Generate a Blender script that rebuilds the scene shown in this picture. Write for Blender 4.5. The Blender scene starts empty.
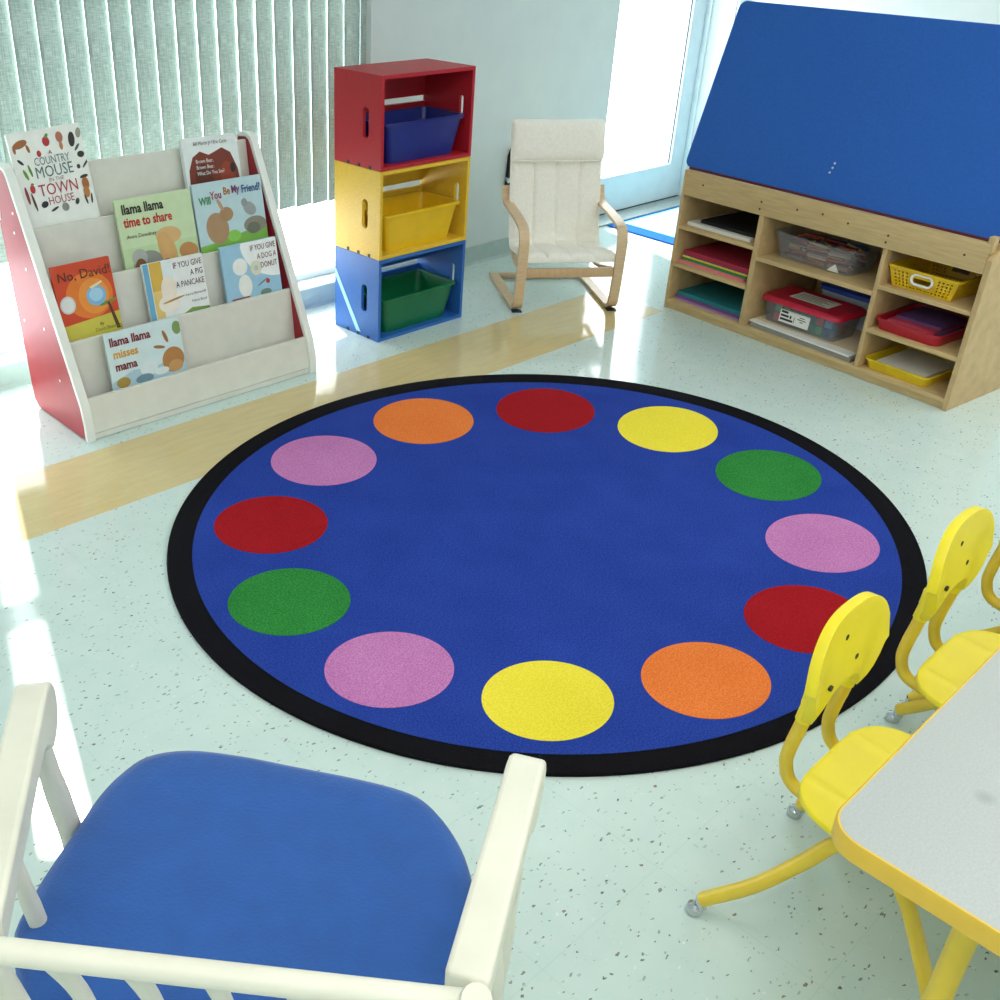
import bpy, bmesh, math, random
from mathutils import Vector, Matrix
random.seed(7)
C = bpy.context.scene.collection
PI = math.pi

# ------------------------------------------------------------------ materials
def lin(h):
    h = h.lstrip('#')
    v = [int(h[i:i + 2], 16) / 255 for i in (0, 2, 4)]
    return tuple((c / 12.92 if c <= .04045 else ((c + .055) / 1.055) ** 2.4) for c in v) + (1,)

def mat(name, col, rough=.5, noise=.06, nscale=40, bump=0, bscale=200, stretch=None, metal=0, spec=.5, coat=0, sheen=0, trans=0):
    m = bpy.data.materials.new(name); m.use_nodes = True
    nt = m.node_tree; N = nt.nodes; L = nt.links
    b = N['Principled BSDF']
    b.inputs['Roughness'].default_value = rough
    b.inputs['Metallic'].default_value = metal
    b.inputs['Specular IOR Level'].default_value = spec
    b.inputs['Coat Weight'].default_value = coat; b.inputs['Coat Roughness'].default_value = .25
    b.inputs['Sheen Weight'].default_value = sheen
    b.inputs['Transmission Weight'].default_value = trans
    c = lin(col)
    tc = N.new('ShaderNodeTexCoord'); mp = N.new('ShaderNodeMapping')
    if stretch: mp.inputs['Scale'].default_value = stretch
    L.new(tc.outputs['Object'], mp.inputs['Vector'])
    if noise:
        n = N.new('ShaderNodeTexNoise'); n.inputs['Scale'].default_value = nscale; n.inputs['Detail'].default_value = 4
        L.new(mp.outputs[0], n.inputs['Vector'])
        r = N.new('ShaderNodeValToRGB')
        r.color_ramp.elements[0].position = .25; r.color_ramp.elements[1].position = .75
        r.color_ramp.elements[0].color = tuple(x * (1 - noise * 1.6) for x in c[:3]) + (1,)
        r.color_ramp.elements[1].color = tuple(min(1, x * (1 + noise * 1.6)) for x in c[:3]) + (1,)
        L.new(n.outputs['Fac'], r.inputs['Fac']); L.new(r.outputs['Color'], b.inputs['Base Color'])
    else:
        b.inputs['Base Color'].default_value = c
    if bump:
        n2 = N.new('ShaderNodeTexNoise'); n2.inputs['Scale'].default_value = bscale; n2.inputs['Detail'].default_value = 3
        L.new(mp.outputs[0], n2.inputs['Vector'])
        bp = N.new('ShaderNodeBump'); bp.inputs['Strength'].default_value = bump; bp.inputs['Distance'].default_value = .004
        L.new(n2.outputs['Fac'], bp.inputs['Height']); L.new(bp.outputs[0], b.inputs['Normal'])
    return m

def floor_mat():
    m = bpy.data.materials.new('waxed_tile'); m.use_nodes = True
    nt = m.node_tree; N = nt.nodes; L = nt.links; b = N['Principled BSDF']
    tc = N.new('ShaderNodeTexCoord'); P = tc.outputs['Object']
    def math_(op, a, bb=None, clamp=False):
        n = N.new('ShaderNodeMath'); n.operation = op; n.use_clamp = clamp
        for i, v in enumerate((a, bb)):
            if v is None: continue
            if isinstance(v, (int, float)): n.inputs[i].default_value = v
            else: L.new(v, n.inputs[i])
        return n.outputs[0]
    def mix(f, a, bb):
        n = N.new('ShaderNodeMix'); n.data_type = 'RGBA'
        if isinstance(f, (int, float)): n.inputs[0].default_value = f
        else: L.new(f, n.inputs[0])
        for k, v in ((6, a), (7, bb)):
            if isinstance(v, tuple): n.inputs[k].default_value = v
            else: L.new(v, n.inputs[k])
        return n.outputs[2]
    sx = N.new('ShaderNodeSeparateXYZ'); L.new(P, sx.inputs[0])
    n1 = N.new('ShaderNodeTexNoise'); n1.inputs['Scale'].default_value = 14; n1.inputs['Detail'].default_value = 5
    L.new(P, n1.inputs['Vector'])
    base = mix(n1.outputs['Fac'], lin('C4D9D4'), lin('D5E4E0'))
    mp = N.new('ShaderNodeMapping'); mp.inputs['Scale'].default_value = (3, 16, 1); L.new(P, mp.inputs['Vector'])
    n2 = N.new('ShaderNodeTexNoise'); n2.inputs['Scale'].default_value = 3; n2.inputs['Detail'].default_value = 6
    L.new(mp.outputs[0], n2.inputs['Vector'])
    tan = mix(n2.outputs['Fac'], lin('C9B380'), lin('DDCB98'))
    # inlaid tan tile band
    y = sx.outputs[1]
    inb = math_('MULTIPLY', math_('GREATER_THAN', y, 2.31), math_('LESS_THAN', y, 2.655))
    inb = math_('MULTIPLY', inb, math_('LESS_THAN', sx.outputs[0], 3.66))
    col = mix(inb, base, tan)
    # flecks
    def flecks(scale, thr, dens, rot, c1, c2, col):
        mp = N.new('ShaderNodeMapping'); mp.inputs['Rotation'].default_value = (0, 0, rot)
        mp.inputs['Scale'].default_value = (1, 1.9, 1); L.new(P, mp.inputs['Vector'])
        nz = N.new('ShaderNodeTexNoise'); nz.inputs['Scale'].default_value = scale * 1.6; L.new(mp.outputs[0], nz.inputs['Vector'])
        va = N.new('ShaderNodeMix'); va.data_type = 'VECTOR'; va.inputs[0].default_value = .018
        L.new(mp.outputs[0], va.inputs[4]); L.new(nz.outputs['Color'], va.inputs[5])
        v = N.new('ShaderNodeTexVoronoi'); v.inputs['Scale'].default_value = scale; v.voronoi_dimensions = '2D'
        L.new(va.outputs[1], v.inputs['Vector'])
        sc = N.new('ShaderNodeSeparateColor'); L.new(v.outputs['Color'], sc.inputs[0])
        t = math_('MULTIPLY', math_('SUBTRACT', sc.outputs[0], 1 - dens), thr / dens)
        f = math_('LESS_THAN', v.outputs['Distance'], t)
        f = math_('MULTIPLY', f, math_('ADD', math_('MULTIPLY', sc.outputs[1], .65), .25))
        f = math_('MULTIPLY', f, math_('SUBTRACT', 1.0, math_('MULTIPLY', inb, .85)))
        return mix(f, col, mix(sc.outputs[2], c1, c2))
    col = flecks(62, .24, .22, .5, lin('3E5552'), lin('5C5348'), col)
    col = flecks(40, .17, .16, 1.7, lin('2F4A4E'), lin('7C5A4A'), col)
    col = flecks(70, .22, .22, 2.6, lin('EEF6F2'), lin('9DB9B2'), col)
    # tile seams
    def seam(o):
        fr = math_('FRACT', math_('DIVIDE', math_('ADD', o, 9.15), .3048))
        return math_('MAXIMUM', math_('LESS_THAN', fr, .006), 0)
    s = math_('MULTIPLY', math_('MAXIMUM', seam(sx.outputs[0]), seam(sx.outputs[1])), .14)
    col = mix(s, col, lin('8FAAA2'))
    L.new(col, b.inputs['Base Color'])
    b.inputs['Roughness'].default_value = .10
    b.inputs['Specular IOR Level'].default_value = .5
    nb = N.new('ShaderNodeTexNoise'); nb.inputs['Scale'].default_value = 5; nb.inputs['Detail'].default_value = 2
    L.new(P, nb.inputs['Vector'])
    bp = N.new('ShaderNodeBump'); bp.inputs['Strength'].default_value = .05; bp.inputs['Distance'].default_value = .03
    L.new(nb.outputs['Fac'], bp.inputs['Height']); L.new(bp.outputs[0], b.inputs['Normal'])
    return m

def pile(name, a, b_, scale=260):
    m = bpy.data.materials.new(name); m.use_nodes = True
    nt = m.node_tree; N = nt.nodes; L = nt.links; b = N['Principled BSDF']
    tc = N.new('ShaderNodeTexCoord')
    n = N.new('ShaderNodeTexNoise'); n.inputs['Scale'].default_value = scale; n.inputs['Detail'].default_value = 2
    L.new(tc.outputs['Object'], n.inputs['Vector'])
    n2 = N.new('ShaderNodeTexNoise'); n2.inputs['Scale'].default_value = 6; n2.inputs['Detail'].default_value = 3
    L.new(tc.outputs['Object'], n2.inputs['Vector'])
    mx = N.new('ShaderNodeMath'); mx.operation = 'MULTIPLY_ADD'; mx.inputs[1].default_value = .25
    L.new(n2.outputs['Fac'], mx.inputs[0]); L.new(n.outputs['Fac'], mx.inputs[2])
    r = N.new('ShaderNodeValToRGB'); r.color_ramp.elements[0].position = .42; r.color_ramp.elements[1].position = .83
    r.color_ramp.elements[0].color = lin(a); r.color_ramp.elements[1].color = lin(b_)
    L.new(mx.outputs[0], r.inputs['Fac']); L.new(r.outputs['Color'], b.inputs['Base Color'])
    b.inputs['Roughness'].default_value = .95; b.inputs['Specular IOR Level'].default_value = .08
    bp = N.new('ShaderNodeBump'); bp.inputs['Strength'].default_value = .4; bp.inputs['Distance'].default_value = .003
    L.new(n.outputs['Fac'], bp.inputs['Height']); L.new(bp.outputs[0], b.inputs['Normal'])
    return m

def glass(name, tint='FFFFFF', refl=.06):
    m = bpy.data.materials.new(name); m.use_nodes = True
    nt = m.node_tree; N = nt.nodes; L = nt.links
    N.remove(N['Principled BSDF'])
    t = N.new('ShaderNodeBsdfTransparent'); t.inputs[0].default_value = lin(tint)
    g = N.new('ShaderNodeBsdfGlossy'); g.inputs['Roughness'].default_value = .02
    mx = N.new('ShaderNodeMixShader'); mx.inputs[0].default_value = refl
    L.new(t.outputs[0], mx.inputs[1]); L.new(g.outputs[0], mx.inputs[2])
    L.new(mx.outputs[0], N['Material Output'].inputs[0])
    return m

def clear_plastic(name, tint, alpha=.45, rough=.25):
    m = bpy.data.materials.new(name); m.use_nodes = True
    nt = m.node_tree; N = nt.nodes; L = nt.links; b = N['Principled BSDF']
    b.inputs['Base Color'].default_value = lin(tint); b.inputs['Roughness'].default_value = rough
    t = N.new('ShaderNodeBsdfTransparent'); t.inputs[0].default_value = lin('F4F6F8')
    mx = N.new('ShaderNodeMixShader'); mx.inputs[0].default_value = alpha
    L.new(t.outputs[0], mx.inputs[1]); L.new(b.outputs[0], mx.inputs[2])
    L.new(mx.outputs[0], N['Material Output'].inputs[0])
    return m

def blind_mat():
    m = bpy.data.materials.new('blind_fabric'); m.use_nodes = True
    nt = m.node_tree; N = nt.nodes; L = nt.links
    N.remove(N['Principled BSDF'])
    tc = N.new('ShaderNodeTexCoord')
    def weave(sc):
        mp = N.new('ShaderNodeMapping'); mp.inputs['Scale'].default_value = sc; L.new(tc.outputs['Object'], mp.inputs['Vector'])
        n = N.new('ShaderNodeTexNoise'); n.inputs['Scale'].default_value = 1; n.inputs['Detail'].default_value = 3
        L.new(mp.outputs[0], n.inputs['Vector']); return n.outputs['Fac']
    a = weave((350, 1, 14)); c = weave((30, 1, 420))
    ad = N.new('ShaderNodeMath'); ad.operation = 'ADD'; L.new(a, ad.inputs[0]); L.new(c, ad.inputs[1])
    r = N.new('ShaderNodeValToRGB'); r.color_ramp.elements[0].position = .38; r.color_ramp.elements[1].position = .62
    h = N.new('ShaderNodeMath'); h.operation = 'MULTIPLY'; h.inputs[1].default_value = .5; L.new(ad.outputs[0], h.inputs[0])
    r.color_ramp.elements[0].color = lin('97A8A3'); r.color_ramp.elements[1].color = lin('CFDBD6')
    L.new(h.outputs[0], r.inputs['Fac'])
    d = N.new('ShaderNodeBsdfDiffuse'); t = N.new('ShaderNodeBsdfTranslucent')
    L.new(r.outputs[0], d.inputs[0]); L.new(r.outputs[0], t.inputs[0])
    mx = N.new('ShaderNodeMixShader'); mx.inputs[0].default_value = .24
    L.new(d.outputs[0], mx.inputs[1]); L.new(t.outputs[0], mx.inputs[2])
    L.new(mx.outputs[0], N['Material Output'].inputs[0])
    return m

def laminate_mat():
    m = mat('grey_laminate', 'AEB3B2', .38, noise=.05, nscale=300)
    nt = m.node_tree; N = nt.nodes; L = nt.links; b = N['Principled BSDF']
    ramp = b.inputs['Base Color'].links[0].from_node
    # faint round darker spot on the table top
    tc = N.new('ShaderNodeTexCoord'); vm = N.new('ShaderNodeVectorMath'); vm.operation = 'DISTANCE'
    vm.inputs[1].default_value = DARK_SPOT; L.new(tc.outputs['Object'], vm.inputs[0])
    mr = N.new('ShaderNodeMapRange'); mr.inputs[1].default_value = .004; mr.inputs[2].default_value = .016
    mr.inputs[3].default_value = .35; mr.inputs[4].default_value = 0; L.new(vm.outputs['Value'], mr.inputs[0])
    mx = N.new('ShaderNodeMix'); mx.data_type = 'RGBA'
    L.new(mr.outputs[0], mx.inputs[0]); L.new(ramp.outputs[0], mx.inputs[6]); mx.inputs[7].default_value = lin('6E7472')
    L.new(mx.outputs[2], b.inputs['Base Color'])
    return m
DARK_SPOT = (.170, -.1125, .50)

M = dict(
 wall=mat('wall_paint', 'CBD6D6', .7, .02, 8), white_wall=mat('white_paint', 'E3EAE9', .7, .02, 8),
 ceil=mat('ceiling_tile', 'F0F0EE', .9, .03, 60), base=mat('vinyl_cove', 'A9BDBB', .5, .04, 20),
 frame=mat('window_frame_paint', 'DCE9EC', .4, .03, 15), doorf=mat('door_paint', 'CBDDE6', .4, .03, 12),
 seal=mat('black_seal', '1D2524', .6), thresh=mat('threshold_metal', '9EABA8', .45, .08, 60, metal=.3),
 glass=glass('window_glass'), blind=blind_mat(), floor=floor_mat(),
 rblack=pile('rug_black_binding', '0C0B10', '18171C'), rblue=pile('rug_blue_pile', '1E3284', '2F4BA8'),
 rred=pile('rug_red_pile', '8E1018', 'A91D25'), ryel=pile('rug_yellow_pile', 'E6D02F', 'F8E650'),
 rgrn=pile('rug_green_pile', '1F6B2C', '3C9245'), rpink=pile('rug_pink_pile', 'AE639F', 'D08CC2'),
 rora=pile('rug_orange_pile', 'DC6828', 'F08A48'),
 laminate_w=mat('cream_laminate', 'DDDCD2', .45, .03, 20), edge_w=mat('white_edge_band', 'E9EBE6', .4, .02, 20),
 red_lam=mat('red_laminate', 'A8202E', .42, .04, 20, coat=.0), screw=mat('screw_metal', 'D8D8DA', .3, .05, 40, metal=.8),
 c_red=mat('red_stained_wood', 'B41C2A', .45, .08, 25, stretch=(2, 2, 14)), c_yel=mat('yellow_stained_wood', 'E5BE35', .45, .07, 25, stretch=(2, 2, 14)),
 c_blu=mat('blue_stained_wood', '2A66B4', .4, .08, 25, stretch=(2, 2, 14)), sunstreak=mat('painted_sun_streak', 'A8E6F4', .4, .02, 20),
 b_navy=mat('navy_plastic', '1B2A7E', .3, .05, 15), b_yel=mat('yellow_plastic', 'E8BE1A', .3, .04, 15), b_grn=mat('green_plastic', '0C6A40', .3, .05, 15),
 birch=mat('birch_bentwood', 'D9BC97', .4, .07, 6, stretch=(6, 6, 40)), birch_h=mat('birch_crossbar', 'CFAE86', .4, .08, 6, stretch=(40, 8, 8)),
 cream=mat('cream_canvas', 'F8F4EA', .9, .03, 90, bump=.25, bscale=300), black=mat('black_rubber', '15171A', .5), chrome=mat('chrome', 'C9CCCF', .12, .02, 30, metal=1),
 maple=mat('maple_plywood', 'CBAE7C', .45, .09, 4, stretch=(3, 20, 30)), maple_v=mat('maple_plywood_panel', 'C7A878', .45, .09, 4, stretch=(20, 6, 6)),
 dowel=mat('dark_screw_hole', '4A3A28', .6), feltblue=mat('blue_felt', '2460B8', .85, .06, 120, bump=.2, bscale=400), maroon=mat('maroon_trim', '5E1420', .5),
 ychair=mat('yellow_shell_plastic', 'F0DC2A', .38, .03, 10), ytube=mat('yellow_enamel_tube', 'E5C53A', .32, .04, 15), yband=mat('yellow_edge_band', 'E4BC42', .4, .04, 20),
 laminate=None, painted=mat('worn_cream_paint', 'E2DFCF', .45, .04, 12, bump=.06, bscale=60), cush=mat('blue_cushion_fabric', '1F54A0', .85, .07, 20, bump=.3, bscale=220, sheen=.2),
 paper=mat('white_paper', 'F1F0EA', .8, .02, 30), manila=mat('manila_paper', 'E8D6B4', .8, .03, 20), greyp=mat('grey_card', '8C8C86', .8, .05, 30),
 clear=clear_plastic('clear_plastic_tub', 'D8DCE2', .13), redlid=mat('red_translucent_lid', 'C21E3C', .25, .05, 20), matblue=pile('mat_blue_pile', '1E55A4', '2C6FC4', 120),
 matglare=pile('mat_painted_glare', '86CBDA', 'A9E2EA', 60), wire=mat('black_handle', '17191B', .4),
)
M['laminate'] = laminate_mat()
def flat(name, h, r=.5): 
    if name not in M: M[name] = mat(name, h, r, .03, 30)
    return M[name]

# ------------------------------------------------------------------ mesh helpers
def ob(name, bm, mats, parent=None, smooth=30, loc=None, bevel=0, subsurf=0, solid=0):
    bmesh.ops.recalc_face_normals(bm, faces=bm.faces)
    me = bpy.data.meshes.new(name); bm.to_mesh(me); bm.free()
    for m in (mats if isinstance(mats, (list, tuple)) else [mats]): me.materials.append(m)
    if smooth:
        me.polygons.foreach_set('use_smooth', [True] * len(me.polygons))
        if smooth < 180: me.set_sharp_from_angle(angle=math.radians(smooth))
    o = bpy.data.objects.new(name, me); C.objects.link(o)
    if loc is not None: o.location = loc
    if parent: o.parent = parent
    if solid:
        s = o.modifiers.new('thickness', 'SOLIDIFY'); s.thickness = solid; s.offset = 0
    if bevel:
        b = o.modifiers.new('rounding', 'BEVEL'); b.width = bevel; b.segments = 3; b.limit_method = 'ANGLE'; b.angle_limit = math.radians(40)
    if subsurf:
        s = o.modifiers.new('smoothing', 'SUBSURF'); s.levels = subsurf; s.render_levels = subsurf
    return o

def tag(o, label, cat=None, group=None, kind=None):
    if label: o['label'] = label
    if cat: o['category'] = cat
    if group: o['group'] = group
    if kind: o['kind'] = kind
    return o

def thing(name, label, cat, loc=(0, 0, 0), rz=0, group=None):
    o = bpy.data.objects.new(name, None); C.objects.link(o); o.empty_display_size = .05
    o.location = loc; o.rotation_euler = (0, 0, rz)
    return tag(o, label, cat, group)

def copy_tree(o, parent=None):
    c = o.copy(); C.objects.link(c)
    if parent: c.parent = parent
    for ch in list(o.children): copy_tree(ch, c)
    return c

def box(bm, x0, x1, y0, y1, z0, z1, bev=0, T=None, mi=0):
    vs = [bm.verts.new((x, y, z)) for x in (x0, x1) for y in (y0, y1) for z in (z0, z1)]
    fs = [bm.faces.new([vs[i] for i in q]) for q in ((0, 1, 3, 2), (4, 6, 7, 5), (0, 4, 5, 1), (2, 3, 7, 6), (0, 2, 6, 4), (1, 5, 7, 3))]
    if bev:
        es = list({e for f in fs for e in f.edges})
        r = bmesh.ops.bevel(bm, geom=es, offset=bev, segments=2, affect='EDGES', profile=.5)
        fs = list({f for f in r['faces']} | {f for f in fs if f.is_valid})
        vs = list({v for f in fs for v in f.verts})
    for f in fs: f.material_index = mi
    if T is not None: bmesh.ops.transform(bm, matrix=T, verts=vs)
    return fs

def prism(bm, poly, fn, h0, h1, mi=0):
    """poly in 2D, fn(a,b,h)->3D point; extruded from h0 to h1"""
    a = [bm.verts.new(fn(p[0], p[1], h0)) for p in poly]; b = [bm.verts.new(fn(p[0], p[1], h1)) for p in poly]
    n = len(poly); fs = [bm.faces.new(a), bm.faces.new(b[::-1])]
    for i in range(n): fs.append(bm.faces.new([a[i], b[i], b[(i + 1) % n], a[(i + 1) % n]]))
    for f in fs: f.material_index = mi
    return fs
XY = lambda a, b, h: (a, b, h)
XZ = lambda a, b, h: (a, h, b)
YZ = lambda a, b, h: (h, a, b)

def catmull(P, k=6):
    P = [Vector(p) for p in P]; Q = [P[0] * 2 - P[1]] + P + [P[-1] * 2 - P[-2]]; out = []
    for i in range(1, len(Q) - 2):
        for j in range(k):
            t = j / k; a, b, c, d = Q[i - 1], Q[i], Q[i + 1], Q[i + 2]
            out.append(.5 * (2 * b + (c - a) * t + (2 * a - 5 * b + 4 * c - d) * t * t + (3 * b - a - 3 * c + d) * t ** 3))
    return out + [P[-1]]

def loft(bm, rings, closed=True, cap=True, mi=0):
    R = [[bm.verts.new(p) for p in r] for r in rings]; n = len(R[0]); fs = []
    for a, b in zip(R, R[1:]):
        for i in range(n if closed else n - 1):
            fs.append(bm.faces.new([a[i], a[(i + 1) % n], b[(i + 1) % n], b[i]]))
    if cap and closed: fs += [bm.faces.new(R[0][::-1]), bm.faces.new(R[-1])]
    for f in fs: f.material_index = mi
    return fs

def tube(bm, pts, r, n=12, k=6, smooth=True, mi=0):
    P = catmull(pts, k) if smooth and len(pts) > 2 else [Vector(p) for p in pts]
    up = Vector((.13, .31, .94)).normalized(); rings = []
    for i, p in enumerate(P):
        t = (P[min(i + 1, len(P) - 1)] - P[max(i - 1, 0)]).normalized()
        s = t.cross(up)
        if s.length < 1e-4: s = t.cross(Vector((1, 0, 0)))
        s.normalize(); up = s.cross(t).normalized()
        rr = r[i * (len(r) - 1) // max(1, len(P) - 1)] if isinstance(r, (list, tuple)) else r
        rings.append([p + rr * (math.cos(2 * PI * j / n) * s + math.sin(2 * PI * j / n) * up) for j in range(n)])
    return loft(bm, rings, mi=mi)

def ribbon(bm, pts, width, thick, lateral, k=6, smooth=True):
    """rectangular bent-wood section swept along pts lying in a plane whose normal is lateral"""
    P = catmull(pts, k) if smooth else [Vector(p) for p in pts]
    l = Vector(lateral).normalized(); rings = []
    for i, p in enumerate(P):
        t = (P[min(i + 1, len(P) - 1)] - P[max(i - 1, 0)]).normalized(); nn = t.cross(l).normalized()
        rings.append([p + l * a * width / 2 + nn * b * thick / 2 for a, b in ((-1, -1), (1, -1), (1, 1), (-1, 1))])
    return loft(bm, rings)

def rrect(w, d, r, n=5, cx=0, cy=0):
    r = min(r, w / 2 - 1e-4, d / 2 - 1e-4); out = []
    for sx, sy, a0 in ((1, 1, 0), (-1, 1, PI / 2), (-1, -1, PI), (1, -1, 1.5 * PI)):
        for j in range(n):
            a = a0 + PI / 2 * j / (n - 1)
            out.append((cx + sx * (w / 2 - r) + r * math.cos(a), cy + sy * (d / 2 - r) + r * math.sin(a)))
    return out
def ell(cx, cy, a, b, deg, n=64):
    c, s = math.cos(math.radians(deg)), math.sin(math.radians(deg))
    return [(cx + a * math.cos(t) * c - b * math.sin(t) * s, cy + a * math.cos(t) * s + b * math.sin(t) * c) for t in (2 * PI * i / n for i in range(n))]

def tub_bm(w0, d0, w1, d1, h, t=.003, rim=.010, rimh=.012, r=.025):
    """open tapered bin with an outward rim, base centred at the origin"""
    bm = bmesh.new()
    spec = [(w0, d0, 0), (w1, d1, h - rimh), (w1 + 2 * rim, d1 + 2 * rim, h - rimh), (w1 + 2 * rim, d1 + 2 * rim, h),
            (w1 - 2 * t, d1 - 2 * t, h), (w0 - 2 * t, d0 - 2 * t, t)]
    loft(bm, [[(x, y, z) for x, y in rrect(w, d, r)] for w, d, z in spec])
    return bm

def lathe(bm, prof, n=16, c=(0, 0, 0)):
    return loft(bm, [[(c[0] + r * math.cos(2 * PI * i / n), c[1] + r * math.sin(2 * PI * i / n), c[2] + z) for i in range(n)] for r, z in prof])

# ------------------------------------------------------------------ room
YB = 3.27                                    # inner face of the window wall
bm = bmesh.new(); box(bm, -2.4, 5.7, -2.8, YB + .2, -.08, 0); tag(ob('floor', bm, M['floor'], smooth=0), None, kind='structure')
bm = bmesh.new(); box(bm, -2.4, 5.7, -2.8, YB + .2, 2.7, 2.78); tag(ob('ceiling', bm, M['ceil'], smooth=0), None, kind='structure')
WX0, WX1, WZ0, WZ1 = -.9, 2.86, .085, 2.25
DX0, DX1, DZ = 4.41, 5.42, 2.15
bm = bmesh.new()
box(bm, -2.4, WX0, YB, YB + .2, 0, 2.7); box(bm, WX0, WX1, YB, YB + .2, 0, WZ0); box(bm, WX0, WX1, YB, YB + .2, WZ1, 2.7)
box(bm, WX1, DX0, YB, YB + .2, 0, 2.7); box(bm, DX0, DX1, YB, YB + .2, DZ, 2.7); box(bm, DX1, 5.5, YB, YB + .2, 0, 2.7)
tag(ob('wall_back', bm, M['wall'], smooth=0), None, kind='structure')
bm = bmesh.new(); box(bm, 5.5, 5.7, -2.6, YB + .2, 0, 2.7); tag(ob('wall_right', bm, M['white_wall'], smooth=0), None, kind='structure')
bm = bmesh.new(); box(bm, -2.4, -2.2, -2.6, YB, 0, 2.7); tag(ob('wall_left', bm, M['white_wall'], smooth=0), None, kind='structure')
bm = bmesh.new(); box(bm, -2.4, 5.7, -2.8, -2.6, 0, 2.7); tag(ob('wall_front', bm, M['white_wall'], smooth=0), None, kind='structure')
bm = bmesh.new()
prism(bm, [(YB - .002, 0), (YB - .016, 0), (YB - .009, .012), (YB - .008, .083), (YB - .002, .083)], YZ, -2.2, DX0 - .003)
tag(ob('baseboard_back', bm, M['base'], smooth=0), None, kind='structure')
# window: frame, panes
w = thing('window_1', None, None, (0, YB + .12, 0)); w['kind'] = 'structure'
bm = bmesh.new()
for x0, x1, z0, z1 in ((WX0, WX0 + .04, WZ0, WZ1), (WX1 - .04, WX1, WZ0, WZ1), (WX0, WX1, WZ0, WZ0 + .025), (WX0, WX1, WZ1 - .05, WZ1), (WX0, WX1, 1.42, 1.47), (.9, .945, WZ0, WZ1)):
    box(bm, x0, x1, -.03, .03, z0, z1)
ob('window_frame', bm, M['frame'], w, 0)
bm = bmesh.new(); box(bm, WX0 + .01, WX1 - .01, -.003, .003, WZ0 + .01, WZ1 - .01); ob('pane', bm, M['glass'], w, 0)
# vertical blind
vb = thing('vertical_blind', 'pale grey woven vertical blind across the window behind the book display', 'blind', (0, YB + .03, 0))
bm = bmesh.new(); box(bm, WX0 - .05, WX1 + .02, -.028, .028, 2.3, 2.36, .004); ob('headrail', bm, M['frame'], vb)
px_gap = []
xs = WX0 - .02; i = 0
while xs < WX1 - .02:
    wid = .0895 + random.uniform(-.0005, .002) + (.004 if xs > 2.4 else 0)
    if i != 25:
        bm = bmesh.new()
        n = 6; rows = []
        ang = math.radians(11 + random.uniform(-1.5, 2.0) * (xs < 2.4))
        for k, z in enumerate((.412 + random.uniform(-.002, .002), 1.0, 1.7, 2.3)):
            rows.append([Vector((wid * (j / n - .5) * math.cos(ang), wid * (j / n - .5) * math.sin(ang) + .0012 * (1 - (2 * j / n - 1) ** 2), z)) for j in range(n + 1)])
        loft(bm, rows, closed=False)
        o = ob('slat', bm, M['blind'], vb, 60, loc=(xs + .042, 0, 0), solid=.0012)
    xs += .0815; i += 1
# door (recessed) with glass light
YD = YB + .19
d = thing('door_1', None, None, (0, YD, 0)); d['kind'] = 'structure'
bm = bmesh.new()
x0, x1 = DX0 + .02, 5.405
for a, b, z0, z1 in ((x0, x0 + .12, .012, 2.05), (x1 - .119, x1, .012, 2.05), (x0 + .12, x1 - .119, .012, .205), (x0 + .12, x1 - .119, 1.93, 2.05)):
    box(bm, a, b, -.02, .025, z0, z1)
ob('leaf', bm, M['doorf'], d, 0)
bm = bmesh.new(); box(bm, x0 + .115, x1 - .114, -.003, .003, .2, 1.935); ob('pane', bm, M['glass'], d, 0)
bm = bmesh.new()
for a, b, z0, z1 in ((x1 - .1235, x1 - .1195, .206, 1.93), (x0, x1, .0, .0115)): box(bm, a, b, -.0215 if z0 == 0 else -.008, .024 if z0 == 0 else -.0035, z0, z1)
ob('seal', bm, M['seal'], d, 0)
bm = bmesh.new(); box(bm, x0 - .02, x0, -.05, .03, 0, 2.08); box(bm, x1 + .004, x1 + .03, -.05, .03, 0, 2.08); box(bm, x0 - .02, x1 + .03, -.05, .03, 2.055, 2.1); ob('jamb', bm, M['frame'], d, 0)
bm = bmesh.new(); box(bm, x0, x1, -.16, -.024, 0, .008, .002); ob('threshold', bm, M['thresh'], d)
# side wall trim at the right of the recess
bm = bmesh.new(); box(bm, 5.425, 5.498, YB - .014, YB - .002, 0, 2.2); tag(ob('trim_1', bm, M['frame'], smooth=0), None, kind='structure')

# wall fitting glimpsed behind the armchair
t = thing('wall_hook', 'small black and silver fitting on the wall behind the cream armchair', 'hook', (3.70, YB, .34))
bm = bmesh.new(); prism(bm, [(-.010, .03), (.022, .03), (.026, .12), (.012, .165), (-.004, .13)], XZ, -.022, -.001); ob('bracket', bm, M['wire'], t, 0, bevel=.003)
bm = bmesh.new(); tube(bm, [(0, -.004, .025), (0, -.02, .02)], .014, smooth=False); ob('knob', bm, M['chrome'], t)
bm = bmesh.new(); box(bm, -.012, .02, -.014, -.001, -.012, .028, .002); ob('plate', bm, M['wire'], t)

# entrance mat: plain blue, its pale field is door glare painted as colour
mt = thing('door_mat', 'blue mat with painted door glare on the floor in front of the glass door', 'mat', (4.46, 2.30, 0))
bm = bmesh.new(); prism(bm, [(.03, 0), (.90, 0), (.90, .99), (.09, .99)], XY, 0.0005, .008); ob('border', bm, M['matblue'], mt, 0, bevel=.002)
bm = bmesh.new(); prism(bm, [(.13, .1), (.86, .1), (.86, .97), (.19, .97)], XY, .0081, .0095); ob('field', bm, M['matglare'], mt, 0)

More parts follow.
